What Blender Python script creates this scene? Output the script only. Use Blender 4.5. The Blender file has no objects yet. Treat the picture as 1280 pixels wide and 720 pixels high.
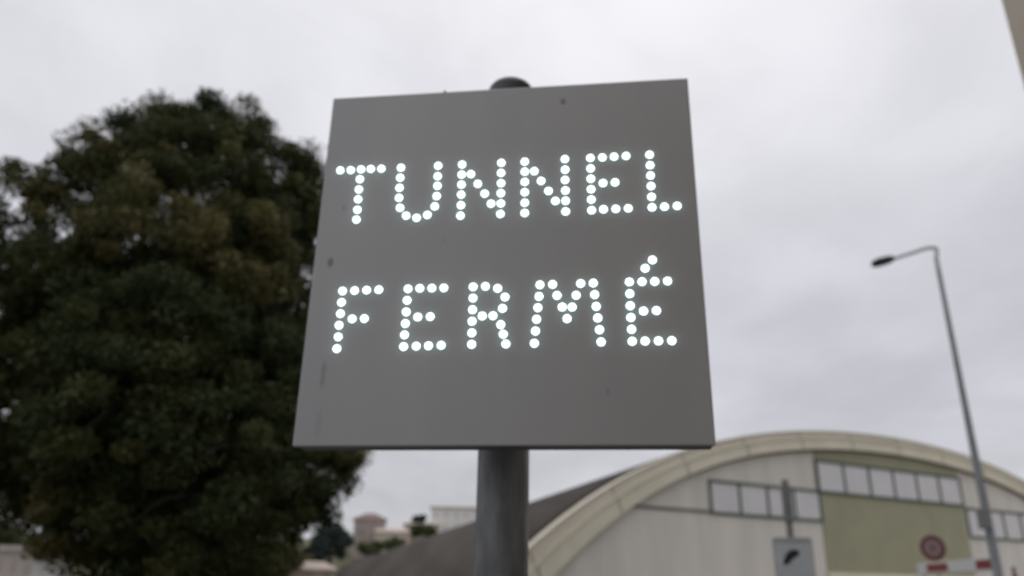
import bpy, bmesh, math, random
import numpy as np
from mathutils import Vector, Matrix
R = math.radians
scene = bpy.context.scene

# ------------------------------------------------------------------ camera
cd = bpy.data.cameras.new('camera'); cam = bpy.data.objects.new('camera', cd)
scene.collection.objects.link(cam); scene.camera = cam
F = 960.0                                   # focal length in pixels of a 1280 wide frame
cd.sensor_width = 36; cd.lens = 36*F/1280; cd.clip_start = .05; cd.clip_end = 6000
up = Vector((46, 2512, -F)).normalized(); fw = Vector((0, 0, -1))
cy = (fw - up*fw.dot(up)).normalized(); cx = cy.cross(up)
RM = Matrix((cx, cy, up))                   # world = RM @ camera
CAM = Vector((0, 0, 1.6))
M = RM.to_4x4(); M.translation = CAM; cam.matrix_world = M
cd.dof.use_dof = True; cd.dof.focus_distance = .86; cd.dof.aperture_fstop = 3.5

# ------------------------------------------------------------------ sky and sun
SUN_EL, SUN_AZ = 48, 12                     # hidden sun, high beyond the sign
world = bpy.data.worlds.new('World'); scene.world = world; world.use_nodes = True
nt = world.node_tree; nt.nodes.clear(); L = nt.links
def N(t, **k):
    n = nt.nodes.new(t)
    for a, b in k.items(): setattr(n, a, b)
    return n
out = N('ShaderNodeOutputWorld'); bg = N('ShaderNodeBackground'); bg.inputs['Strength'].default_value = .1
sky = N('ShaderNodeTexSky'); sky.sky_type = 'NISHITA'; sky.sun_disc = False
sky.sun_elevation = R(SUN_EL); sky.sun_rotation = R(SUN_AZ)
tc = N('ShaderNodeTexCoord'); sep = N('ShaderNodeSeparateXYZ'); L.new(tc.outputs['Generated'], sep.inputs[0])
ramp = N('ShaderNodeValToRGB'); cr = ramp.color_ramp
cr.elements[0].position = 0.0; cr.elements[0].color = (.53, .53, .56, 1)
cr.elements[1].position = 1.0; cr.elements[1].color = (1.6, 1.6, 1.64, 1)
for p, c in ((.14, (.545, .545, .585, 1)), (.30, (.60, .60, .65, 1)), (.48, (.755, .755, .80, 1)), (.66, (.79, .79, .825, 1)), (.82, (1.15, 1.15, 1.18, 1))):
    e = cr.elements.new(p); e.color = c
L.new(sep.outputs['Z'], ramp.inputs[0])
# cloud deck: divide by height so that the billows flatten towards the horizon
zc = N('ShaderNodeMath', operation='ADD'); zc.inputs[1].default_value = .22; L.new(sep.outputs['Z'], zc.inputs[0])
dv = N('ShaderNodeVectorMath', operation='DIVIDE'); cb = N('ShaderNodeCombineXYZ')
for i in range(3): L.new(zc.outputs[0], cb.inputs[i])
L.new(tc.outputs['Generated'], dv.inputs[0]); L.new(cb.outputs[0], dv.inputs[1])
def cloud(scale, detail, rough, lo, hi, a, b, off):
    mp = N('ShaderNodeMapping'); mp.inputs['Location'].default_value = off; mp.inputs['Scale'].default_value = (1, .75, .3)
    L.new(dv.outputs[0], mp.inputs[0])
    n = N('ShaderNodeTexNoise'); n.inputs['Scale'].default_value = scale; n.inputs['Detail'].default_value = detail
    n.inputs['Roughness'].default_value = rough; n.inputs['Distortion'].default_value = .3; L.new(mp.outputs[0], n.inputs['Vector'])
    m = N('ShaderNodeMapRange'); m.interpolation_type = 'SMOOTHSTEP'; L.new(n.outputs['Fac'], m.inputs[0])
    for k, v in zip(('From Min', 'From Max', 'To Min', 'To Max'), (lo, hi, a, b)): m.inputs[k].default_value = v
    return m.outputs[0]
m1 = cloud(1.0, 3, .45,   .3, .7, .86, 1.12, (3.1, 1.7, 0)); m2 = cloud(3.4, 5, .55, .3, .7, .93, 1.05, (7.3, 2.2, 1))
mm = N('ShaderNodeMath', operation='MULTIPLY'); L.new(m1, mm.inputs[0]); L.new(m2, mm.inputs[1])
m10 = N('ShaderNodeMath', operation='MULTIPLY'); m10.inputs[1].default_value = 11.15; L.new(mm.outputs[0], m10.inputs[0])
vs = N('ShaderNodeVectorMath', operation='SCALE'); L.new(ramp.outputs[0], vs.inputs[0]); L.new(m10.outputs[0], vs.inputs['Scale'])
mx = N('ShaderNodeMix', data_type='RGBA'); mx.inputs[0].default_value = .96
L.new(sky.outputs[0], mx.inputs[6]); L.new(vs.outputs[0], mx.inputs[7])
L.new(mx.outputs[2], bg.inputs['Color']); L.new(bg.outputs[0], out.inputs[0])

sl = bpy.data.lights.new('sun', 'SUN'); sl.energy = .5; sl.angle = R(25); sl.color = (1, .97, .93)
so = bpy.data.objects.new('sun', sl); scene.collection.objects.link(so)
sd = Vector((math.sin(R(SUN_AZ))*math.cos(R(SUN_EL)), math.cos(R(SUN_AZ))*math.cos(R(SUN_EL)), math.sin(R(SUN_EL))))
so.rotation_euler = sd.to_track_quat('Z', 'Y').to_euler()
scene.view_settings.view_transform = 'Standard'; scene.view_settings.look = 'None'
scene.view_settings.exposure = 0; scene.view_settings.gamma = 1; scene.view_settings.use_curve_mapping = False
scene.render.engine = 'CYCLES'; scene.cycles.max_bounces = 6

# ------------------------------------------------------------------ survey helpers
def ray(x, y): return (RM @ Vector((x-640, 360-y, -F))).normalized()
def at(x, y, dist):                         # the point seen at (x, y) of the photo at a horizontal distance
    d = ray(x, y); return CAM + d*(dist/math.hypot(d.x, d.y))
def hit(x, y, P, n):
    d = ray(x, y); return CAM + d*((P-CAM).dot(n)/d.dot(n))

# ------------------------------------------------------------------ materials
def mat(name, col, rough=.7, metal=0, var=0, vscale=3, bump=0, bscale=40, spec=.5, col2=None, stretch=(1, 1, 1), trans=0):
    m = bpy.data.materials.new(name); m.use_nodes = True; t = m.node_tree; b = t.nodes['Principled BSDF']
    b.inputs['Roughness'].default_value = rough; b.inputs['Metallic'].default_value = metal
    b.inputs['Specular IOR Level'].default_value = spec
    b.inputs['Base Color'].default_value = (*col, 1)
    tcn = t.nodes.new('ShaderNodeTexCoord'); mp = t.nodes.new('ShaderNodeMapping'); mp.inputs['Scale'].default_value = stretch
    t.links.new(tcn.outputs['Object'], mp.inputs[0])
    if var or col2:
        n = t.nodes.new('ShaderNodeTexNoise'); n.inputs['Scale'].default_value = vscale; n.inputs['Detail'].default_value = 6
        n.inputs['Roughness'].default_value = .6; t.links.new(mp.outputs[0], n.inputs['Vector'])
        r = t.nodes.new('ShaderNodeValToRGB'); r.color_ramp.elements[0].position = .32; r.color_ramp.elements[1].position = .68
        c2 = col2 or tuple(c*(1+var) for c in col); c1 = col if col2 else tuple(c*(1-var) for c in col)
        r.color_ramp.elements[0].color = (*c1, 1); r.color_ramp.elements[1].color = (*c2, 1)
        t.links.new(n.outputs['Fac'], r.inputs[0]); t.links.new(r.outputs[0], b.inputs['Base Color'])
    if bump:
        n = t.nodes.new('ShaderNodeTexNoise'); n.inputs['Scale'].default_value = bscale; n.inputs['Detail'].default_value = 4
        t.links.new(mp.outputs[0], n.inputs['Vector'])
        bn = t.nodes.new('ShaderNodeBump'); bn.inputs['Strength'].default_value = bump; bn.inputs['Distance'].default_value = .01
        t.links.new(n.outputs['Fac'], bn.inputs['Height']); t.links.new(bn.outputs[0], b.inputs['Normal'])
    return m
def emit(name, col, s):
    m = bpy.data.materials.new(name); m.use_nodes = True; b = m.node_tree.nodes['Principled BSDF']
    b.inputs['Base Color'].default_value = (.8, .8, .8, 1); b.inputs['Emission Color'].default_value = (*col, 1); b.inputs['Emission Strength'].default_value = s
    return m

# ------------------------------------------------------------------ mesh helpers (points are world points)
class MB:
    def __init__(s): s.v = []; s.f = []; s.smooth = []
    def add(s, vs, fs, sm=False):
        o = len(s.v); s.v += [Vector(v) for v in vs]; s.f += [tuple(i+o for i in f) for f in fs]; s.smooth += [sm]*len(fs); return s
    def box(s, c, size, rz=0, top=None):
        x, y, z = [a/2 for a in size]; c = Vector(c); m = Matrix.Rotation(rz, 3, 'Z'); tx, ty = top or (1, 1)
        vs = [c + m @ Vector(p) for p in ((-x, -y, -z), (x, -y, -z), (x, y, -z), (-x, y, -z), (-x*tx, -y*ty, z), (x*tx, -y*ty, z), (x*tx, y*ty, z), (-x*tx, y*ty, z))]
        return s.add(vs, [(0, 3, 2, 1), (4, 5, 6, 7), (0, 1, 5, 4), (1, 2, 6, 5), (2, 3, 7, 6), (3, 0, 4, 7)])
    def frame(s, o, u, v, n, us, vs_, ns):   # box spanning ranges along three axes
        o, u, v, n = Vector(o), Vector(u), Vector(v), Vector(n)
        P = [o+u*a+v*b+n*c for c in ns for b in vs_ for a in us]
        return s.add(P, [(0, 2, 3, 1), (4, 5, 7, 6), (0, 1, 5, 4), (1, 3, 7, 5), (3, 2, 6, 7), (2, 0, 4, 6)])
    def tube(s, pts, rads, n=16, caps=True):
        pts = [Vector(p) for p in pts]; rads = rads if hasattr(rads, '__len__') else [rads]*len(pts)
        vs = []; T0 = (pts[1]-pts[0]).normalized(); A = T0.orthogonal().normalized()
        for i, p in enumerate(pts):
            T = (pts[min(i+1, len(pts)-1)]-pts[max(i-1, 0)]).normalized(); A = (A-T*A.dot(T)).normalized(); B = T.cross(A)
            vs += [p + (A*math.cos(2*math.pi*k/n)+B*math.sin(2*math.pi*k/n))*rads[i] for k in range(n)]
        fs = [(i*n+k, i*n+(k+1) % n, (i+1)*n+(k+1) % n, (i+1)*n+k) for i in range(len(pts)-1) for k in range(n)]
        s.add(vs, fs, True)
        if caps: s.add([vs[k] for k in range(n)], [tuple(range(n))[::-1]]); s.add([vs[-n+k] for k in range(n)], [tuple(range(n))])
        return s
    def prism(s, poly, off):                 # closed polygon extruded by a vector
        n = len(poly); off = Vector(off); a = [Vector(p) for p in poly]
        return s.add(a+[p+off for p in a], [tuple(range(n)), tuple(range(n, 2*n))[::-1]]+[(i, (i+1) % n+0, (i+1) % n+n, i+n)[::-1] for i in range(n)])
    def dome(s, c, n, r, h, seg=14, rings=4):
        c, n = Vector(c), Vector(n).normalized(); A = n.orthogonal().normalized(); B = n.cross(A); vs = []
        for j in range(rings):
            t = j/rings*math.pi/2
            vs += [c+(A*math.cos(2*math.pi*k/seg)+B*math.sin(2*math.pi*k/seg))*r*math.cos(t)+n*h*math.sin(t) for k in range(seg)]
        vs.append(c+n*h); fs = [(j*seg+k, j*seg+(k+1) % seg, (j+1)*seg+(k+1) % seg, (j+1)*seg+k) for j in range(rings-1) for k in range(seg)]
        fs += [((rings-1)*seg+k, (rings-1)*seg+(k+1) % seg, rings*seg) for k in range(seg)]
        return s.add(vs, fs, True)
def wloc(o):
    v = Vector((0, 0, 0))
    while o: v = v + o.location; o = o.parent
    return v
def obj(name, mb, m, parent=None, loc=None, bevel=0, label=None):
    base = wloc(parent) if parent else Vector(loc or (0, 0, 0))
    me = bpy.data.meshes.new(name); me.from_pydata([v-base for v in mb.v], [], mb.f)
    me.polygons.foreach_set('use_smooth', mb.smooth); me.materials.append(m)
    b = bmesh.new(); b.from_mesh(me); bmesh.ops.recalc_face_normals(b, faces=b.faces); b.to_mesh(me); b.free()
    o = bpy.data.objects.new(name, me); scene.collection.objects.link(o)
    if parent: o.parent = parent
    else: o.location = base
    if bevel:
        md = o.modifiers.new('bevel', 'BEVEL'); md.width = bevel; md.segments = 2; md.limit_method = 'ANGLE'
    if label: o['label'] = label
    return o
def thing(name, label, cat, loc, group=None):
    o = bpy.data.objects.new(name, None); scene.collection.objects.link(o); o.location = loc; o.empty_display_size = .3
    o['label'] = label; o['category'] = cat
    if group: o['group'] = group
    return o
def tag(o, label, cat, group=None):
    o['label'] = label; o['category'] = cat
    if group: o['group'] = group
    return o
def struct(name, mb, m): o = obj(name, mb, m); o['kind'] = 'structure'; return o
Z = Vector((0, 0, 1))
def hdir(deg): return Vector((math.sin(R(deg)), math.cos(R(deg)), 0))

# ------------------------------------------------------------------ ground, road, pavement, hillside
asphalt = mat('asphalt', (.05, .05, .052), .9, var=.25, vscale=1.2, bump=.4, bscale=60)
grassm = mat('rough_grass', (.06, .075, .03), .95, col2=(.11, .10, .055), vscale=.15)
paving = mat('paving', (.13, .125, .12), .85, var=.15, vscale=2, bump=.3, bscale=30)
kerbm = mat('kerb_stone', (.32, .31, .29), .8, var=.1, vscale=3)
paint = mat('road_paint', (.75, .75, .72), .6, var=.08, vscale=4)
g = MB(); g.add([(-2500, -2500, 0), (2500, -2500, 0), (2500, 2500, 0), (-2500, 2500, 0)], [(0, 1, 2, 3)]); struct('ground', g, grassm)
g = MB(); g.add([(-60, 4.2, .004), (60, 4.2, .004), (60, 10.4, .004), (-60, 10.4, .004)], [(0, 1, 2, 3)]); struct('road', g, asphalt)
g = MB(); g.add([(-2, 10.4, .004), (110, 10.4, .004), (110, 34, .004), (-2, 34, .004)], [(0, 1, 2, 3)]); struct('parking_area', g, asphalt)
g = MB(); g.add([(-60, 34, .006), (110, 34, .006), (110, 72, .006), (-60, 72, .006)], [(0, 1, 2, 3)]); struct('forecourt', g, mat('pale_bounce_concrete', (.34, .33, .31), .9, var=.12, vscale=.6))  # unseen apron, made pale to bounce light onto the hall front
g = MB(); g.frame((-60, -8, 0), (1, 0, 0), Z, (0, 1, 0), (0, 65.4), (-.3, .12), (0, 12)); struct('pavement', g, paving)
g = MB(); g.frame((-60, 4, 0), (1, 0, 0), Z, (0, 1, 0), (0, 120), (-.3, .125), (0, .16)); struct('kerb', g, kerbm)
g = MB()
for k in range(18): g.frame((-58+k*6.5, 7.3, .008), (1, 0, 0), (0, 1, 0), Z, (0, 3), (0, .14), (0, .003))
struct('road_markings', g, paint)
def hill_h(x, y):
    d = y-150; t = max(0, min(1, d/90)); t = t*t*(3-2*t)
    side = .55+.45*(1/(1+math.exp(-(x+62)/14)))
    return -.5 + t*(16.5*side+1.2*math.sin(x*.05+1)+.8*math.sin(y*.07+x*.03))
g = MB(); nx, ny = 90, 40; X0, X1, Y0, Y1 = -420, 420, 145, 560
vs = [(X0+(X1-X0)*i/nx, Y0+(Y1-Y0)*j/ny, hill_h(X0+(X1-X0)*i/nx, Y0+(Y1-Y0)*j/ny)) for j in range(ny+1) for i in range(nx+1)]
g.add(vs, [(j*(nx+1)+i, j*(nx+1)+i+1, (j+1)*(nx+1)+i+1, (j+1)*(nx+1)+i) for j in range(ny) for i in range(nx)], True)
struct('hillside', g, grassm)

# ------------------------------------------------------------------ luminous sign on its post
SO = Vector((-.44552, 1.59146, 1.85127)); SU = Vector((.84325, -.10688, 0)).normalized(); SN = SU.cross(Z)   # SN faces the camera
W = .85
sign = thing('message_sign', 'square grey panel with words in white light dots, on a round dark post', 'illuminated sign', SO+SU*W/2-SN*.13-Z*(SO.z-.12))
panm = bpy.data.materials.new('grey_powder_coat'); panm.use_nodes = True; t = panm.node_tree; b = t.nodes['Principled BSDF']
b.inputs['Roughness'].default_value = .36; b.inputs['Specular IOR Level'].default_value = .6; b.inputs['Metallic'].default_value = .25
tcn = t.nodes.new('ShaderNodeTexCoord'); n1 = t.nodes.new('ShaderNodeTexNoise'); n1.inputs['Scale'].default_value = 3.5; n1.inputs['Detail'].default_value = 7; n1.inputs['Roughness'].default_value = .62
mp = t.nodes.new('ShaderNodeMapping'); mp.inputs['Scale'].default_value = (2.2, 2.2, .6); t.links.new(tcn.outputs['Object'], mp.inputs[0]); t.links.new(mp.outputs[0], n1.inputs['Vector'])
r1 = t.nodes.new('ShaderNodeValToRGB'); r1.color_ramp.elements[0].position = .3; r1.color_ramp.elements[1].position = .72
PG = .33
r1.color_ramp.elements[0].color = (PG*.955, PG*.96, PG*.97, 1); r1.color_ramp.elements[1].color = (PG*1.045, PG*1.035, PG*1.02, 1)
t.links.new(n1.outputs['Fac'], r1.inputs[0])
# grime spots and drips (place of each on the plate, in metres from the sign's base)
spots = [((704, 127), .006, 1.3, .6), ((413, 328), .007, 1.6, .6), ((405, 461), .006, 2.5, .28), ((403, 476), .006, 2.5, .25), ((398, 530), .006, 5, .12), ((430, 260), .004, 2, .25), ((760, 490), .004, 2, .2), ((555, 300), .003, 1.5, .2)]
prev = None
for (px, py), rad, st, dk in spots:
    p = hit(px, py, SO, SN) - sign.location
    a = t.nodes.new('ShaderNodeVectorMath'); a.operation = 'SUBTRACT'; a.inputs[1].default_value = p; t.links.new(tcn.outputs['Object'], a.inputs[0])
    s_ = t.nodes.new('ShaderNodeVectorMath'); s_.operation = 'MULTIPLY'; s_.inputs[1].default_value = (1, 1, 1/st); t.links.new(a.outputs[0], s_.inputs[0])
    l = t.nodes.new('ShaderNodeVectorMath'); l.operation = 'LENGTH'; t.links.new(s_.outputs[0], l.inputs[0])
    r = t.nodes.new('ShaderNodeMapRange'); r.interpolation_type = 'SMOOTHSTEP'; t.links.new(l.outputs['Value'], r.inputs[0])
    for k, v in zip(('From Min', 'From Max', 'To Min', 'To Max'), (rad*.3, rad*1.5, 1-dk, 1)): r.inputs[k].default_value = v
    if prev:
        m_ = t.nodes.new('ShaderNodeMath'); m_.operation = 'MULTIPLY'; t.links.new(prev, m_.inputs[0]); t.links.new(r.outputs[0], m_.inputs[1]); prev = m_.outputs[0]
    else: prev = r.outputs[0]
sc = t.nodes.new('ShaderNodeVectorMath'); sc.operation = 'SCALE'; t.links.new(r1.outputs[0], sc.inputs[0]); t.links.new(prev, sc.inputs['Scale']); t.links.new(sc.outputs[0], b.inputs['Base Color'])
n2 = t.nodes.new('ShaderNodeTexNoise'); n2.inputs['Scale'].default_value = 420; bn = t.nodes.new('ShaderNodeBump'); bn.inputs['Strength'].default_value = .06; bn.inputs['Distance'].default_value = .001
t.links.new(tcn.outputs['Object'], n2.inputs['Vector']); t.links.new(n2.outputs['Fac'], bn.inputs['Height']); t.links.new(bn.outputs[0], b.inputs['Normal'])
g = MB().frame(SO, SU, Z, SN, (0, W), (0, .845), (-.010, 0)); obj('display_panel', g, panm, sign, bevel=.0025)
darkcase = mat('dark_case', (.07, .07, .072), .5, var=.1)
g = MB().frame(SO, SU, Z, SN, (.0015, W-.0015), (.0015, .8435), (-.066, -.010)); obj('rear_casing', g, darkcase, sign, bevel=.003)
# the post
steel = mat('weathered_steel', (.085, .088, .092), .4, metal=.2, col2=(.27, .28, .295), vscale=14, bump=.2, bscale=60, stretch=(1, 1, .3))
capm = mat('black_cap', (.03, .032, .04), .4)
bt = at(628, 640, 1.80); pc = Vector((bt.x, bt.y, 0)); pr = .0595
ztop = 2.846
g = MB(); g.tube([pc+Z*.1, pc+Z*1.0, pc+Z*2.0, pc+Z*ztop], pr, 48, False); obj('post', g, steel, sign)
g = MB(); g.tube([pc+Z*(ztop-.012), pc+Z*(ztop+.020)], pr+.004, 48); g.dome(pc+Z*(ztop+.020), Z, pr+.003, .034, 48, 6); obj('post_cap', g, capm, sign)
rel = pc-SO
for zz in (2.02, 2.50):
    g = MB(); n_ = 24; g.tube([pc+Z*(zz-.02), pc+Z*(zz+.02)], pr+.004, 32)
    k = rel.dot(SN); u0 = rel.dot(SU)
    g.frame(SO-Z*SO.z, SU, Z, SN, (u0-.2, u0+.2), (zz-.02, zz+.02), (-.076, -.0665))
    obj('bracket', g, darkcase, sign)
g = MB()
g.dome(hit(555, 111.5, SO, SN)-SN*.012-Z*.002, Z, .0045, .006, 12, 3); obj('bolt', g, darkcase, sign)
# the words, dot by dot
A1 = lambda x, y: (360+x/3.272, 80+y/3.272)
A2 = lambda x, y: (620+x/3.272, 80+y/3.272)
A3 = lambda x, y: (360+x/3.6, 300+y/3.6)
A4 = lambda x, y: (620+x/3.6, 300+y/3.6)
words = [
 ('T', A1, [(215,437),(258,436),(300,433),(340,431),(383,430),(295,473),(291,515),(288,555),(285,598),(281,638)]),
 ('U', A1, [(463,426),(460,467),(457,508),(455,549),(459,590),(484,622),(527,631),(571,619),(601,584),(609,542),(612,500),(613,461),(615,418)]),
 ('N', A1, [(713,413),(711,454),(710,495),(709,536),(708,579),(706,622),(749,452),(777,492),(805,532),(831,573),(873,406),(872,447),(872,489),(871,530),(871,572),(869,615)]),
 ('N', A2, [(118,401),(118,442),(118,484),(118,526),(118,569),(118,611),(157,440),(185,480),(215,521),(243,562),(282,391),(283,434),(283,476),(284,519),(285,561),(285,605)]),
 ('E', A2, [(386,386),(387,429),(388,471),(389,514),(390,556),(391,600),(435,384),(483,381),(532,378),(438,489),(487,486),(440,596),(490,594),(541,592)]),
 ('L', A2, [(628,373),(630,416),(632,458),(634,501),(636,545),(638,588),(689,585),(741,582)]),
 ('F', A3, [(247,231),(242,282),(237,333),(231,385),(227,437),(221,490),(301,229),(355,227),(410,225),(290,356),(345,355)]),
 ('E', A3, [(541,221),(537,273),(533,325),(529,377),(525,428),(521,481),(594,219),(648,218),(702,217),(585,348),(641,346),(578,479),(633,477),(690,475)]),
 ('R', A3, [(834,212),(833,263),(831,315),(829,367),(828,419),(827,471),(889,210),(944,219),(977,258),(966,309),(875,343),(923,342),(958,382),(969,425),(981,469)]),
 ('M', A4, [(198,203),(194,255),(189,306),(183,358),(178,411),(173,466),(255,201),(275,251),(298,303),(320,355),(343,303),(361,250),(381,197),(438,195),(444,247),(451,300),(458,352),(466,405),(473,460)]),
 ('E with acute accent', A4, [(600,190),(602,243),(604,297),(607,350),(610,403),(613,457),(657,189),(714,188),(772,186),(664,321),(722,319),(671,456),(731,455),(791,454),(671,129),(704,91)])]
led = emit('lit_lens', (.76, 1.0, 1.0), 2.9)
lip = mat('lens_rim', (.24, .25, .26), .4)
for i, (ch, fn, pts) in enumerate(words):
    g = MB(); rim = MB()
    for x, y in pts:
        p = hit(*fn(x, y), SO, SN)
        g.dome(p+SN*.0008, SN, .0083, .0085, 18, 5)
        rim.tube([p-SN*.001, p+SN*.0012], .0094, 18)
    word = 'upper' if i < 6 else 'lower'
    rm = obj('led_letter', g, led, sign, label=f'letter {ch} of the {word} word in white light dots')
    obj('lens_rims', rim, lip, rm)

# ------------------------------------------------------------------ arched hall
HD = hdir(61); HN = Vector((HD.y, -HD.x, 0)); HP = Vector((17.1657, 41.5974, 0)); HC = 5.0     # HN faces the camera
AX = hdir(-18.3)*1.0 + Z*(-.029)                                                                 # the way the vault runs back
zo = lambda d: 9.6524-.0074663*d*d-8.1275e-6*d**4
zi = lambda d: 8.6992-.0073674*d*d-1.1790e-5*d**4
def hp(s, z, out=0): return HP+HD*s+Z*z+HN*out
hall = thing('arched_hall', 'long pale hall with barrel roof, cream arched rim and green framed windows', 'hall', hp(HC, 0))
wallm = mat('cream_cladding', (.60, .56, .50), .75, var=.09, vscale=.9, stretch=(1, 1, .15))
t = wallm.node_tree; b = t.nodes['Principled BSDF']
wv = t.nodes.new('ShaderNodeTexWave'); wv.wave_type = 'BANDS'; wv.inputs['Scale'].default_value = .95; wv.bands_direction = 'X'
tcn = t.nodes.new('ShaderNodeTexCoord'); mp = t.nodes.new('ShaderNodeMapping'); mp.inputs['Rotation'].default_value = (0, 0, -math.atan2(HD.y, HD.x)); t.links.new(tcn.outputs['Object'], mp.inputs[0]); t.links.new(mp.outputs[0], wv.inputs['Vector'])
bn = t.nodes.new('ShaderNodeBump'); bn.inputs['Strength'].default_value = .5; bn.inputs['Distance'].default_value = .03; t.links.new(wv.outputs['Fac'], bn.inputs['Height']); t.links.new(bn.outputs[0], b.inputs['Normal'])
fascm = mat('cream_rim', (.70, .64, .50), .7, col2=(.59, .545, .42), vscale=.5, bump=.2, bscale=8)
trimm = mat('pinkish_flashing', (.60, .54, .46), .65, col2=(.52, .48, .39), vscale=.9)
greenm = mat('olive_panel', (.30, .285, .185), .7, var=.07, vscale=.6)
framem = mat('dark_green_frame', (.055, .092, .058), .6, var=.15)
panem = mat('milky_pane', (.60, .575, .575), .5, var=.05, vscale=.7)
railm = mat('grey_rail', (.10, .10, .092), .7)
roofm = mat('dark_sheet_roof', (.036, .030, .026), .95, col2=(.075, .067, .060), vscale=.30, spec=.08, stretch=(1, .06, 1))
NS = 96; ds = [-25.6+51.2*i/NS for i in range(NS+1)]
# gable wall
g = MB(); poly = [hp(HC-25.2, 0)]+[hp(HC+d, max(.02, zi(d)+.25)) for d in ds if abs(d) < 25.2]+[hp(HC+25.2, 0)]
g.prism(poly, -HN*.25); obj('wall', g, wallm, hall)
# rim: deep front face, upper flashing, lower lip
def arch(fo, fi, o0, o1):
    g = MB(); P = []
    for d in ds:
        a, c = max(fo(d), .05), max(fi(d), 0)
        P += [hp(HC+d, a, o1), hp(HC+d, c, o1), hp(HC+d, c, o0), hp(HC+d, a, o0)]
    fs = []
    for i in range(NS):
        for k in range(4): fs.append((i*4+k, i*4+(k+1) % 4, (i+1)*4+(k+1) % 4, (i+1)*4+k))
    fs += [(0, 1, 2, 3), (NS*4, NS*4+1, NS*4+2, NS*4+3)]
    return g.add(P, fs)
mix = lambda k: (lambda d: zi(d)+(zo(d)-zi(d))*k)
obj('arch_rim', arch(mix(.60), zi, .01, .34), fascm, hall)
obj('flashing', arch(mix(1.0), mix(.605), -.3, .20), trimm, hall)
g = arch(lambda d: mix(.62)(d), mix(.56), .342, .40); obj('rim_bead', g, fascm, hall)
g = arch(lambda d: mix(1.03)(d), mix(.97), .202, .26); obj('edge_trim', g, fascm, hall)
jm = mat('joint_dark', (.27, .245, .195), .8)
for k in range(-6, 7):
    d = k*3.95+.6
    if abs(d) > 23.5: continue
    sl_ = (zo(d+.1)-zo(d-.1))/.2
    J = lambda x, kk, o_: hp(HC+x-sl_*kk*.9, mix(kk)(x-sl_*kk*.9), o_)
    obj('rim_joint', MB().prism([J(d-.03, .01, .343), J(d+.03, .01, .343), J(d+.03, .55, .343), J(d-.03, .55, .343)], HN*.012), jm, hall)
    obj('flashing_joint', MB().prism([J(d-.03, .63, .203), J(d+.03, .63, .203), J(d+.03, .95, .203), J(d-.03, .95, .203)], HN*.01), jm, hall)
g = arch(lambda d: zi(d)-.002, lambda d: zi(d)-.10, .002, .07); obj('rim_shadow_strip', g, mat('shadow_brown', (.10, .08, .065), .8), hall)  # dark brown strip that paints in the shadow line under the rim
# roof, a ribbed sheet
RL = 118; g = MB(); P = []; fs = []; nr = 60
for j in range(nr+1):
    for d in ds: P.append(hp(HC+d, max(.03, zo(d)+.03), 0)-HN*.29+AX*(RL*j/nr))
for j in range(nr):
    for i in range(NS): fs.append((j*(NS+1)+i, j*(NS+1)+i+1, (j+1)*(NS+1)+i+1, (j+1)*(NS+1)+i))
g.add(P, fs, True); ro = obj('roof', g, roofm, hall); sm = ro.modifiers.new('thick', 'SOLIDIFY'); sm.thickness = .12
g = MB(); poly = [hp(HC-25, -4)]+[hp(HC+d, zo(d)-.1) for d in ds if abs(d) < 25]+[hp(HC+25, -4)]
g.prism([p-HN*.3+AX*(RL-.5) for p in poly], AX*.3); obj('rear_wall', g, wallm, hall)
t = roofm.node_tree; b = t.nodes['Principled BSDF']
wv = t.nodes.new('ShaderNodeTexWave'); wv.inputs['Scale'].default_value = 1.0; tcn = t.nodes.new('ShaderNodeTexCoord'); mp = t.nodes.new('ShaderNodeMapping'); mp.inputs['Rotation'].default_value = (0, 0, R(18.3) - 0)
t.links.new(tcn.outputs['Object'], mp.inputs[0]); t.links.new(mp.outputs[0], wv.inputs['Vector'])
# re-aim the streaks along the vault
for nd in t.nodes:
    if nd.type == 'MAPPING' and nd is not mp: nd.inputs['Rotation'].default_value = (0, 0, R(-18.3))
bn = t.nodes.new('ShaderNodeBump'); bn.inputs['Strength'].default_value = .4; bn.inputs['Distance'].default_value = .04; t.links.new(wv.outputs['Fac'], bn.inputs['Height']); t.links.new(bn.outputs[0], b.inputs['Normal'])
# olive centre door panel and upper panel
gl, gr = -1.20, 11.17
g = MB(); poly = [hp(gl, 0, .004)]+[hp(gl, zi(gl-HC)-.03, .004)]+[hp(gl+(gr-gl)*k/16, zi(gl+(gr-gl)*k/16-HC)-.03, .004) for k in range(1, 16)]+[hp(gr, zi(gr-HC)-.03, .004), hp(gr, 0, .004)]
g.prism(poly, HN*.05); obj('olive_panel', g, greenm, hall)
g = MB()
g.frame(hp(0, 0), HD, Z, HN, (gl-.05, gr+.05), (2.05, 2.30), (.056, .14)); obj('door_lintel', g, fascm, hall)
def band(s0, s1, z0, z1, n, lab, off, thick=.115):
    f = MB(); hw = thick/2
    for zz in (z0, z1): f.frame(hp(0, 0), HD, Z, HN, (s0-hw, s1+hw), (zz-hw, zz+hw), (off, off+.09))
    for k in range(n+1):
        s = s0+(s1-s0)*k/n; f.frame(hp(0, 0), HD, Z, HN, (s-hw, s+hw), (z0+hw, z1-hw), (off+.002, off+.085))
    fo = obj('window_band', f, framem, hall, label=lab)
    for k in range(n):
        a, c = s0+(s1-s0)*k/n+hw, s0+(s1-s0)*(k+1)/n-hw
        obj('pane', MB().frame(hp(0, 0), HD, Z, HN, (a, c), (z0+hw, z1-hw), (off, off+.03)), panem, fo)
band(-8.72, -1.20, 4.78, 6.25, 4, 'strip of four panes on the left side of the gable', .005)
band(-1.20, 11.17, 6.25, 7.84, 6, 'raised strip of six panes over the olive panel', .058)
band(11.40, 18.75, 4.50, 6.12, 4, 'strip of four panes on the right side of the gable', .005)
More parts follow.
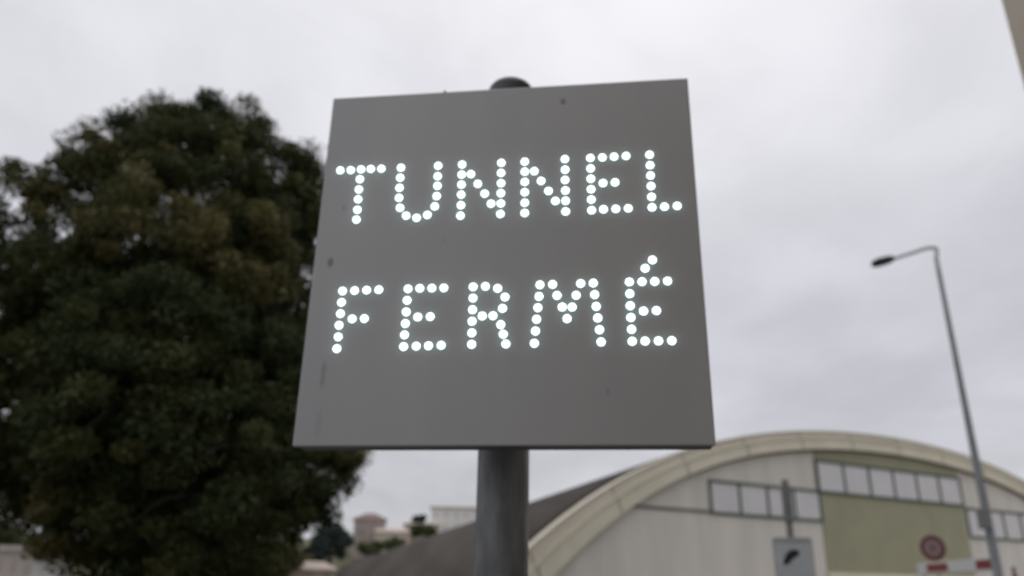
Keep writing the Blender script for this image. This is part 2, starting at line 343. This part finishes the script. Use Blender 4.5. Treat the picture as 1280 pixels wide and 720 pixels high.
obj('ledge_rail', MB().frame(hp(0, 0), HD, Z, HN, (-13.6, -8.8), (4.76, 4.87), (.002, .06)), railm, hall)

# ------------------------------------------------------------------ near building at the right
bc = at(1252, 0, 9.0)
bld = thing('corner_building', 'tall tan rendered building whose bare edge fills the top right corner', 'building', (bc.x+4, 0, 0))
tanm = mat('tan_render', (.50, .435, .355), .85, var=.06, vscale=.7, bump=.3, bscale=12)
obj('wall', MB().box((bc.x+5, bc.y-8, 7.5), (10, 16, 15)), tanm, bld)
obj('coping', MB().box((bc.x+5, bc.y-8, 15.11), (10.3, 16.3, .22)), kerbm, bld)
obj('unseen_shading_wing', MB().box((bc.x-1.5, -15.5, 7.4), (15, 6, 14.8)), tanm, bld)  # unseen wing added behind the camera to darken the panel's right-hand reflections
glassm = mat('dark_glass', (.04, .05, .06), .1)
for yy in (bc.y-4.5, bc.y-8.5, bc.y-12.5):
    for zz in (4.5, 8.0, 11.5):
        w_ = obj('window', MB().box((bc.x-.02, yy, zz), (.06, 1.3, 1.7)), kerbm, bld)
        obj('pane', MB().box((bc.x-.055, yy, zz), (.02, 1.1, 1.5)), glassm, w_)

# ------------------------------------------------------------------ street lamp
lb = at(1248, 720, 20); la = at(1179, 335, 20.1); base = Vector((lb.x, lb.y, 0))
galv = mat('galvanised_pole', (.25, .265, .275), .5, metal=.3, var=.12, vscale=2)
lamp = thing('street_lamp', 'tall thin grey street lamp with one curved arm and dark oval head', 'street lamp', base)
top = at(1172, 309, 20.1); top0 = Vector((base.x, base.y, top.z))
el = at(1160, 309.5, 20.0); hd_in = at(1119, 323, 19.8); hd_tip = at(1089, 331, 19.7)
g = MB(); g.tube([base, base+Z*1.4, base+Z*1.5, Vector((base.x, base.y, 3)), Vector((base.x, base.y, 6)), Vector((base.x, base.y, la.z))], [.13, .13, .10, .09, .066, .05], 20); obj('pole', g, galv, lamp)
arm = [Vector((base.x, base.y, la.z-.02)), Vector((base.x, base.y, la.z+.3)), top+Z*-.02, el]
arm += [el.lerp(hd_in, k) for k in (.3, .65, 1.0)]
def smooth(P):
    Q = [P[0]]
    for a, c in zip(P, P[1:]): Q += [a.lerp(c, .25), a.lerp(c, .75)]
    return Q+[P[-1]]
arm = smooth(smooth(arm)); galv2 = mat('pale_arm', (.40, .40, .41), .5, var=.05)
g = MB(); g.tube(arm, [.052-.014*i/len(arm) for i in range(len(arm))], 14); obj('arm', g, galv2, lamp)
hv = (hd_tip-hd_in); hl = hv.length; hv.normalize(); hs = hv.cross(Z).normalized(); hu = hs.cross(hv)
g = MB(); vs = []; nn = 14; mm_ = 20
prof = [(0, .03), (.03, .08), (.12, .15), (.35, .20), (.65, .205), (.85, .18), (.96, .11), (1.0, .02)]
for tt, w_ in prof:
    c = hd_in+hv*(hl*tt)
    vs += [c+hs*(w_*math.cos(2*math.pi*k/mm_))+hu*((.11 if math.sin(2*math.pi*k/mm_) > 0 else .08)*w_/.2*math.sin(2*math.pi*k/mm_)) for k in range(mm_)]
g.add(vs, [(i*mm_+k, i*mm_+(k+1) % mm_, (i+1)*mm_+(k+1) % mm_, (i+1)*mm_+k) for i in range(len(prof)-1) for k in range(mm_)]+[tuple(range(mm_)), tuple(range((len(prof)-1)*mm_, len(prof)*mm_))], True)
hm = mat('lamp_housing', (.05, .05, .055), .5)
ho = obj('lamp_head', g, hm, lamp)
g = MB(); c = hd_in+hv*(hl*.52)-hu*.055; g.dome(c, -hu, .12, .03, 20, 4); obj('lens', g, mat('lamp_lens', (.12, .12, .12), .3), ho)
jb0, jb1 = at(1226, 636, 19.85), at(1230, 661, 19.85)
g = MB(); g.box(((jb0.x+jb1.x)/2, (jb0.y+jb1.y)/2, (jb0.z+jb1.z)/2), (.20, .16, jb0.z-jb1.z), R(-30), top=(.95, .95)); obj('junction_box', g, mat('box_grey', (.21, .21, .205), .6), lamp, bevel=.01)

# ------------------------------------------------------------------ tow-away sign on a grey post
tp = at(985, 640, 12.0); tb = Vector((tp.x, tp.y, 0))
tow = thing('tow_away_sign', 'grey plate with black tilted car symbol on a post before the hall', 'road sign', tb)
ztop_t = at(983, 600, 12).z; zt_mid = at(986, 652, 12).z; pt_top = at(985, 672, 12).z
polem = mat('dark_grey_pole', (.17, .18, .175), .6, var=.15, vscale=5)
g = MB(); g.tube([tb, tb+Z*(ztop_t-.02)], .045, 20); obj('post', g, polem, tow)
g = MB(); g.tube([tb+Z*zt_mid, tb+Z*(ztop_t-.08)], .068, 20); g.tube([tb+Z*(ztop_t-.03), tb+Z*(ztop_t+.0)], .047, 20); obj('post_sleeve', g, polem, tow)
tn = (CAM-tp); tn.z = 0; tn.normalize(); tn = (Matrix.Rotation(R(10), 3, 'Z') @ tn); tu = Z.cross(tn).normalized()
def plate(c, u, n, w, z0, z1, cut, off, th):
    o = c+n*off
    P = [o+u*(-w/2)+Z*z0, o+u*(w/2)+Z*z0, o+u*(w/2)+Z*(z1-cut), o+u*(w/2-cut)+Z*z1, o+u*(-w/2+cut)+Z*z1, o+u*(-w/2)+Z*(z1-cut)]
    return MB().prism(P, n*th)
obj('plate', plate(tb, tu, tn, .53, pt_top-.82, pt_top, .035, .05, .025), mat('plate_edge', (.34, .35, .36), .5, var=.1), tow, bevel=.003)
obj('plate_face', plate(tb, tu, tn, .50, pt_top-.80, pt_top-.08, .02, .0765, .004), mat('sign_film', (.45, .475, .49), .4, var=.08, vscale=6), tow)
# tilted car pictogram
bk = mat('black_film', (.008, .008, .008), .45)
cc = tb+tn*.081+Z*at(987, 696, 12).z+tu*(tb-tb).length
cc = cc + tu*((at(987, 696, 12)-tb).dot(tu))
def pict(P, ang, sc_, c):
    ca, sa = math.cos(ang), math.sin(ang)
    return [c+tu*((x*ca-y*sa)*sc_)+Z*((x*sa+y*ca)*sc_) for x, y in P]
car = [(-1.25, -.42), (-1.32, -.08), (-1.12, .20), (-.70, .30), (-.40, .58), (.60, .62), (.95, .34), (1.2, .20), (1.28, -.10), (1.2, -.42)]
g = MB(); g.prism(pict(car, R(38), .106, cc), tn*.002)
for wx in (-.7, .7):
    g.prism(pict([(wx+.15*math.cos(a*math.pi/8), -.43+.15*math.sin(a*math.pi/8)) for a in range(16)], R(38), .106, cc), tn*.0025)
obj('car_symbol', g, bk, tow)

# ------------------------------------------------------------------ height-limit gantry with round sign
ga = at(1149, 712, 27.5); gb = at(1247, 705.5, 23.0); za = (ga.z); zb = gb.z
gr_ = thing('height_barrier', 'low white gantry bar with red bands in front of the olive doors', 'height barrier', (ga.x, ga.y, 0))
whm = mat('white_enamel', (.58, .58, .56), .5, var=.06); redm = mat('red_film', (.20, .010, .012), .45, var=.1)
gu = (gb-ga); gl_ = gu.length; gu.normalize(); gn = gu.cross(Z).normalized(); gv = gn.cross(gu)*-1
if gv.z < 0: gv = -gv
if gn.dot(CAM-ga) < 0: gn = -gn
g = MB().frame(ga, gu, gv, gn, (0, gl_), (-.14, .17), (-.05, .05)); obj('crossbar', g, whm, gr_, bevel=.01)
def along(x):
    best = min(((ga+gu*(gl_*k/400)) for k in range(401)), key=lambda p: abs(pix(p)[0]-x)); return (best-ga).dot(gu)
def pix(p):
    q = RM.transposed() @ (p-CAM); return 640+F*q.x/-q.z, 360-F*q.y/-q.z
for a, c in ((1161.5, 1187), (1223, 1242)):
    a, c = along(a), along(c)
    obj('red_band', MB().frame(ga, gu, gv, gn, (a, c), (-.085, .125), (.052, .06)), redm, gr_)
for s in (.25, gl_-.15):
    p = ga+gu*s; obj('post', MB().box((p.x, p.y, (p.z-.15)/2), (.12, .12, p.z-.15), math.atan2(gu.y, gu.x)), whm, gr_, bevel=.01)
rc = at(1166, 685, 26.9)
rs = thing('round_sign', 'round sign with dark red ring standing above the striped bar', 'road sign', (rc.x, rc.y, 0))
rn = (CAM-rc); rn.z = 0; rn.normalize(); rn = Matrix.Rotation(R(-22), 3, 'Z') @ rn
g = MB(); g.tube([Vector((rc.x, rc.y, 0))-rn*.12, Vector((rc.x, rc.y, rc.z+.2))-rn*.12], .03, 12); obj('post', g, polem, rs)
def disc(r0, off, th, m, n): 
    return obj(n, MB().tube([rc+rn*off, rc+rn*(off+th)], r0, 40), m, rs)
disc(.36, -.01, .02, mat('maroon_film', (.12, .024, .032), .5, var=.15), 'sign_disc'); disc(.245, .012, .004, mat('faded_face', (.26, .165, .17), .5, var=.15, vscale=8), 'sign_face')
ru = Z.cross(rn).normalized()
g = MB(); g.frame(rc, ru, Z, rn, (-.06, -.02), (-.09, .10), (.0165, .019)); g.frame(rc, ru, Z, rn, (.02, .07), (.04, .10), (.0165, .019)); g.frame(rc, ru, Z, rn, (.03, .07), (-.09, .03), (.0165, .019)); obj('sign_symbol', g, mat('faded_black', (.05, .045, .04), .6), rs)
# slim warning marker beyond the lamp
mk = at(1266, 707, 22); mb_ = Vector((mk.x, mk.y, 0))
mt = thing('marker_post', 'slim post with small red cap beside the street lamp foot', 'marker post', mb_)
obj('post', MB().tube([mb_, mk-Z*.12], .03, 12), polem, mt); obj('red_collar', MB().tube([mk-Z*.36, mk-Z*.16], .045, 12), redm, mt); obj('finial', MB().dome(mk-Z*.12, Z, .05, .12, 12, 4), polem, mt)

# ------------------------------------------------------------------ trees
rng = np.random.default_rng(7)
def leaf_mat(name, a, b_, c):
    m = bpy.data.materials.new(name); m.use_nodes = True; t = m.node_tree; b = t.nodes['Principled BSDF']
    at_ = t.nodes.new('ShaderNodeAttribute'); at_.attribute_name = 'tint'; r = t.nodes.new('ShaderNodeValToRGB')
    r.color_ramp.elements[0].color = (*a, 1); r.color_ramp.elements[1].color = (*c, 1); e = r.color_ramp.elements.new(.5); e.color = (*b_, 1)
    t.links.new(at_.outputs['Fac'], r.inputs[0]); t.links.new(r.outputs[0], b.inputs['Base Color']); b.inputs['Roughness'].default_value = .7
    b.inputs['Specular IOR Level'].default_value = .12
    tr = t.nodes.new('ShaderNodeBsdfTranslucent'); t.links.new(r.outputs[0], tr.inputs[0]); mx_ = t.nodes.new('ShaderNodeMixShader'); mx_.inputs[0].default_value = .12
    o = t.nodes['Material Output']; t.links.new(b.outputs[0], mx_.inputs[1]); t.links.new(tr.outputs[0], mx_.inputs[2]); t.links.new(mx_.outputs[0], o.inputs[0])
    return m
def leaves(name, centers, crad, per, lsize, m, parent, flat=.75, tints=None):
    n = len(centers)*per
    c = np.repeat(centers, per, 0); rr = np.repeat(crad, per)[:, None]
    p = rng.normal(size=(n, 3)); p /= np.linalg.norm(p, axis=1)[:, None]; p *= rng.random((n, 1))**.45
    c = c+p*rr*np.array([1, 1, flat])
    u = rng.normal(size=(n, 3)); u /= np.linalg.norm(u, axis=1)[:, None]; w = rng.normal(size=(n, 3)); w = np.cross(u, w); w /= np.linalg.norm(w, axis=1)[:, None]
    s = lsize*(.6+.8*rng.random((n, 1)))
    V = np.stack([c-u*s, c-w*s*.55, c+u*s, c+w*s*.55], 1).reshape(-1, 3)-np.array(wloc(parent))
    me = bpy.data.meshes.new(name); me.vertices.add(4*n); me.vertices.foreach_set('co', V.ravel()); me.loops.add(4*n); me.loops.foreach_set('vertex_index', np.arange(4*n, dtype=np.int32))
    me.polygons.add(n); me.polygons.foreach_set('loop_start', np.arange(0, 4*n, 4, dtype=np.int32)); me.update(calc_edges=True)
    tint = np.clip(np.repeat(rng.random(len(centers)) if tints is None else tints, per)*.8+rng.random(n)*.2, 0, 1)
    a = me.attributes.new('tint', 'FLOAT', 'FACE'); a.data.foreach_set('value', tint.astype(np.float32))
    me.materials.append(m); me.validate(); o = bpy.data.objects.new(name, me); scene.collection.objects.link(o); o.parent = parent; return o
bark = mat('bark', (.06, .05, .04), .95, var=.3, vscale=6, bump=.6, bscale=20, stretch=(1, 1, .3))
def limb(g, a, b_, r0, r1, n=6, wob=.2):
    P = [Vector(a).lerp(Vector(b_), k/n)+Vector(rng.normal(size=3))*(wob if 0 < k < n else 0) for k in range(n+1)]
    P = smooth(P); g.tube(P, [r0+(r1-r0)*i/(len(P)-1) for i in range(len(P))], 8)
TD = 18.0
tcn_ = at(225, 470, TD); tbase = Vector((tcn_.x, tcn_.y, 0))
big = thing('broadleaf_tree', 'huge dark broadleaf tree filling the left side behind the sign', 'tree', tbase)
# lobes: pixel centre, radius in pixels, depth offset
lobes = [(225, 190, 75, 0), (285, 200, 80, .8), (160, 225, 70, -.5), (110, 260, 68, .3), (340, 260, 74, .2), (30, 275, 72, .3), (-40, 300, 80, 0), (200, 300, 100, -2.2), (290, 330, 105, -1.8),
         (90, 370, 95, -1.2), (10, 400, 90, .2), (360, 380, 88, -.2), (180, 430, 115, -2.8), (300, 470, 110, -2.4), (80, 500, 105, -1.6), (-20, 520, 85, .4), (375, 500, 85, .2), (220, 560, 105, -2.2), (345, 590, 88, -.8),
         (120, 600, 85, -1.2), (405, 580, 55, .2), (35, 590, 55, .2), (420, 560, 34, .6), (240, 660, 85, -.6), (160, 680, 55, 0), (310, 670, 62, .2), (-110, 420, 95, .3), (200, 380, 120, 2.4), (320, 430, 110, 2.2), (80, 430, 110, 2.0), (240, 540, 110, 2.4), (355, 628, 48, .4), (402, 632, 36, .5), (436, 583, 22, .3),
         (245, 165, 50, .4), (300, 160, 48, -.3), (345, 210, 58, .2), (385, 235, 48, .4), (120, 185, 48, .2), (30, 232, 36, .2), (190, 152, 42, .2), (80, 560, 90, 1.8), (180, 640, 90, 1.5), (290, 610, 95, 1.8), (150, 500, 110, -3.2), (270, 560, 110, -3.2), (230, 620, 90, -3.0), (110, 650, 60, -1.8), (300, 680, 60, -1.6), (200, 690, 70, -2.4), (165, 162, 42, 0), (225, 145, 34, .2), (262, 138, 28, 0), (105, 205, 40, .4), (310, 150, 34, .2), (375, 205, 34, .2), (325, 700, 40, 0), (285, 715, 48, -.3), (345, 665, 30, .2), (388, 300, 52, .3), (398, 235, 38, .2), (398, 270, 36, -.3), (60, 330, 50, .6), (20, 340, 40, -.3), (392, 350, 50, -.3), (150, 310, 60, -.8), (330, 300, 50, -1.2), (130, 700, 60, -.6), (60, 640, 45, -.2)]
C_, S_, T_ = [], [], []; g = MB(); fork = tbase+Z*2.4
limb(g, tbase-Z*.2, fork, .42, .33, 5, .04)
for (px, py, pr_, dz) in lobes:
    c = at(px, py, TD+dz); rad = pr_/1120*TD*1.02
    n = int((24 if py > 400 else 17)*(rad/1.3)**2)+4
    q = rng.normal(size=(n, 3)); q /= np.linalg.norm(q, axis=1)[:, None]; rr = .62+.38*rng.random((n, 1))**.7
    q = q*rr; T_.append(np.clip(rng.random()*.75+rng.normal(size=n)*.13, 0, 1))
    C_.append(np.array(c)+q*rad*np.array([1, 1, .92])*.86); S_.append(.24+.30*rng.random(n))
    mid = fork.lerp(c, .45)+Z*.3
    limb(g, fork+Vector(rng.normal(size=3))*.08, mid, .15, .09, 4, .1); limb(g, mid, c, .085, .03, 4, .12)
    for k in range(4):
        e = Vector(C_[-1][rng.integers(n)]); limb(g, Vector(c), e, .03, .012, 3, .06)
obj('trunk', g, bark, big)
for (px, py, ax_, az_, n, lo) in ((225, 440, 2.7, 4.1, 240, .2), (40, 490, 2.7, 3.3, 150, .2), (320, 450, 1.9, 3.2, 90, .2), (235, 300, 2.45, 2.75, 170, .72), (330, 290, 1.2, 1.8, 40, .3)):
    q = rng.normal(size=(n, 3)); q /= np.linalg.norm(q, axis=1)[:, None]; q *= (lo+(1-lo)*rng.random((n, 1))**.6)
    C_.append(np.array(at(px, py, TD))+q*np.array([ax_, ax_, az_])); S_.append(.24+.28*rng.random(n)); T_.append(.1+.6*rng.random(n))
lm = leaf_mat('olive_leaf', (.034, .050, .021), (.068, .076, .029), (.19, .158, .066))
leaves('crown', np.concatenate(C_), np.concatenate(S_), 250, .050, lm, big, tints=np.concatenate(T_))

def small_tree(x, y0, y1, wpx, dist, lab, m, grp, kind='bushy_tree', cat='tree', per=90):
    top = at(x, y0, dist); k = dist/1050; bz = max(0, hill_h(top.x, top.y) if top.y > 145 else 0)
    zl = at(x, y1, dist).z; root = thing(kind, lab, cat, (top.x, top.y, bz), grp)
    h = top.z-zl; w_ = wpx*k/2; n = 60
    q = rng.normal(size=(n, 3)); q /= np.linalg.norm(q, axis=1)[:, None]; q *= (.3+.7*rng.random((n, 1)))
    cs = np.array([top.x, top.y, zl+h*.5])+q*np.array([w_*.85, w_*.85, h*.45])
    g = MB(); g.tube([Vector((top.x, top.y, bz-.3)), Vector((top.x, top.y, zl+h*.6))], [w_*.09+.05, .05], 8)
    for _ in range(6): limb(g, (top.x, top.y, zl+h*.2), cs[rng.integers(n)], w_*.04+.03, .02, 3, .05)
    obj('trunk', g, bark, root); leaves('crown', cs, np.full(n, min(w_, h)*.28), per, min(w_, h)*.07, m, root)
dk = leaf_mat('dark_leaf', (.020, .032, .022), (.032, .045, .03), (.05, .062, .035))
teal = leaf_mat('blue_green_leaf', (.035, .050, .048), (.048, .065, .058), (.065, .08, .062))
mid = leaf_mat('mid_leaf', (.06, .085, .035), (.09, .11, .05), (.12, .13, .06))
yl = leaf_mat('yellowish_leaf', (.10, .11, .045), (.15, .14, .06), (.19, .16, .07))
G = 'trees and bushes on the far slope'
small_tree(418, 652, 706, 56, 150, 'blue green tree just right of the big tree', teal, G)
small_tree(396, 668, 712, 40, 140, 'dark blue green tree behind the lower right branches', teal, G)
small_tree(381, 693, 716, 36, 110, 'yellowish bush under the lower right edge of the big tree', yl, G, 'bush', 'bush')
small_tree(524, 640, 664, 24, 200, 'dark bush against the end of the pale flat block', dk, G, 'bush', 'bush')
small_tree(528, 655, 672, 44, 192, 'green bush on the slope under the pale flat block', mid, G, 'bush', 'bush')
small_tree(464, 676, 694, 44, 180, 'green bush below the brown gabled house', mid, G, 'bush', 'bush')
small_tree(494, 672, 690, 34, 186, 'low bush beneath the cream house', mid, G, 'bush', 'bush')
small_tree(360, 690, 712, 60, 100, 'dark hedge tree behind the foot of the big tree', dk, G)
small_tree(8, 655, 690, 60, 95, 'green tree behind the pale building at the far left', mid, G)
small_tree(40, 665, 690, 40, 98, 'greyish tree over the pale building at the far left', teal, G)

# ------------------------------------------------------------------ houses on the slope
def house(x0, x1, ytop, ybot, dist, depth, wallc, roofc, lab, rise=0, kind='hillside_house', cat='house', wins=3, hip=0, rows=1, grp='houses beyond the trees'):
    a, b_ = at(x0, ytop, dist), at(x1, ytop, dist); zt = (a.z+b_.z)/2; zb = at((x0+x1)/2, ybot, dist).z
    gz = min(zb, hill_h(a.x, a.y) if a.y > 145 else 0)-.5 if a.y > 145 else 0
    u = b_-a; u.z = 0; w_ = u.length; u.normalize(); n = Vector((u.y, -u.x, 0)); o = Vector((a.x, a.y, 0))
    root = thing(kind, lab, cat, (a.x, a.y, gz), grp)
    wm = mat('house_wall', wallc, .85, var=.08, vscale=.4); rm = mat('roof_tile', roofc, .8, var=.15, vscale=1.5)
    obj('wall', MB().frame(o, u, Z, n, (0, w_), (gz, zt), (-depth, 0)), wm, root)
    e = .35
    if rise:
        P = [o+u*s+n*t_+Z*zt for s, t_ in ((-e, e), (w_+e, e), (w_+e, -depth-e), (-e, -depth-e))]
        r1, r2 = o+u*(w_*hip)+n*(-depth/2)+Z*(zt+rise), o+u*(w_*(1-hip))+n*(-depth/2)+Z*(zt+rise)
        g = MB(); g.add(P+[r1, r2], [(0, 1, 5, 4), (2, 3, 4, 5), (1, 2, 5), (3, 0, 4), (0, 3, 2, 1)])
    else: g = MB().frame(o, u, Z, n, (-e, w_+e), (zt+.002, zt+.42), (-depth-e, e))
    obj('roof', g, rm, root)
    fm = mat('window_trim', tuple(c*.95 for c in wallc), .8); shut = mat('shutter', tuple(c*.78 for c in wallc), .7)
    hh = (zt-max(zb, gz))/rows
    for r_ in range(rows):
        zc_ = zt-hh*(r_+.5)
        for k in range(wins):
            s = w_*(k+.5)/wins; ww = min(1.1, w_/wins*.35); wh = min(1.3, hh*.45)
            f = obj('window', MB().frame(o, u, Z, n, (s-ww/2-.1, s+ww/2+.1), (zc_-wh/2-.1, zc_+wh/2+.1), (-.02, .04)), fm, root)
            obj('pane', MB().frame(o, u, Z, n, (s-ww/2, s+ww/2), (zc_-wh/2, zc_+wh/2), (.041, .06)), shut, f)
shut = mat('grey_shutter', (.24, .225, .21), .7)
house(443, 483, 649, 684, 195, 8, (.34, .285, .265), (.17, .115, .10), 'brown gabled house with reddish roof on the slope', 1.7, wins=2, hip=.35)
house(468, 513, 665, 688, 190, 8, (.52, .45, .36), (.44, .36, .31), 'low cream house beside the brown gabled house', 1.0, wins=4, hip=.1)
house(505, 548, 655, 680, 197, 8, (.48, .42, .34), (.44, .37, .32), 'tan terrace between the cream house and the pale flat block', .8, wins=4, hip=.1)
house(539, 640, 636, 668, 205, 12, (.74, .72, .70), (.55, .50, .45), 'wide pale block with flat roof behind the post', 0, wins=8, kind='flat_block', cat='building', rows=2)
house(-60, 47, 688, 722, 75, 8, (.42, .37, .33), (.34, .30, .27), 'pale tan building low at the far left edge', 0, wins=6, kind='roadside_building', cat='building')
house(44, 92, 700, 722, 68, 5, (.40, .40, .38), (.33, .30, .27), 'small whitish shed with blue grey shutter at the lower left', 0, wins=2, kind='roadside_shed', cat='shed')
house(308, 338, 713, 724, 90, 6, (.38, .30, .26), (.42, .22, .19), 'small house with pink tiled roof under the big tree', .9, wins=2, hip=.15)
house(352, 420, 712, 724, 100, 7, (.38, .31, .25), (.33, .27, .22), 'low tan roofed house left of the dark hall roof', 1.0, wins=3, hip=.2)
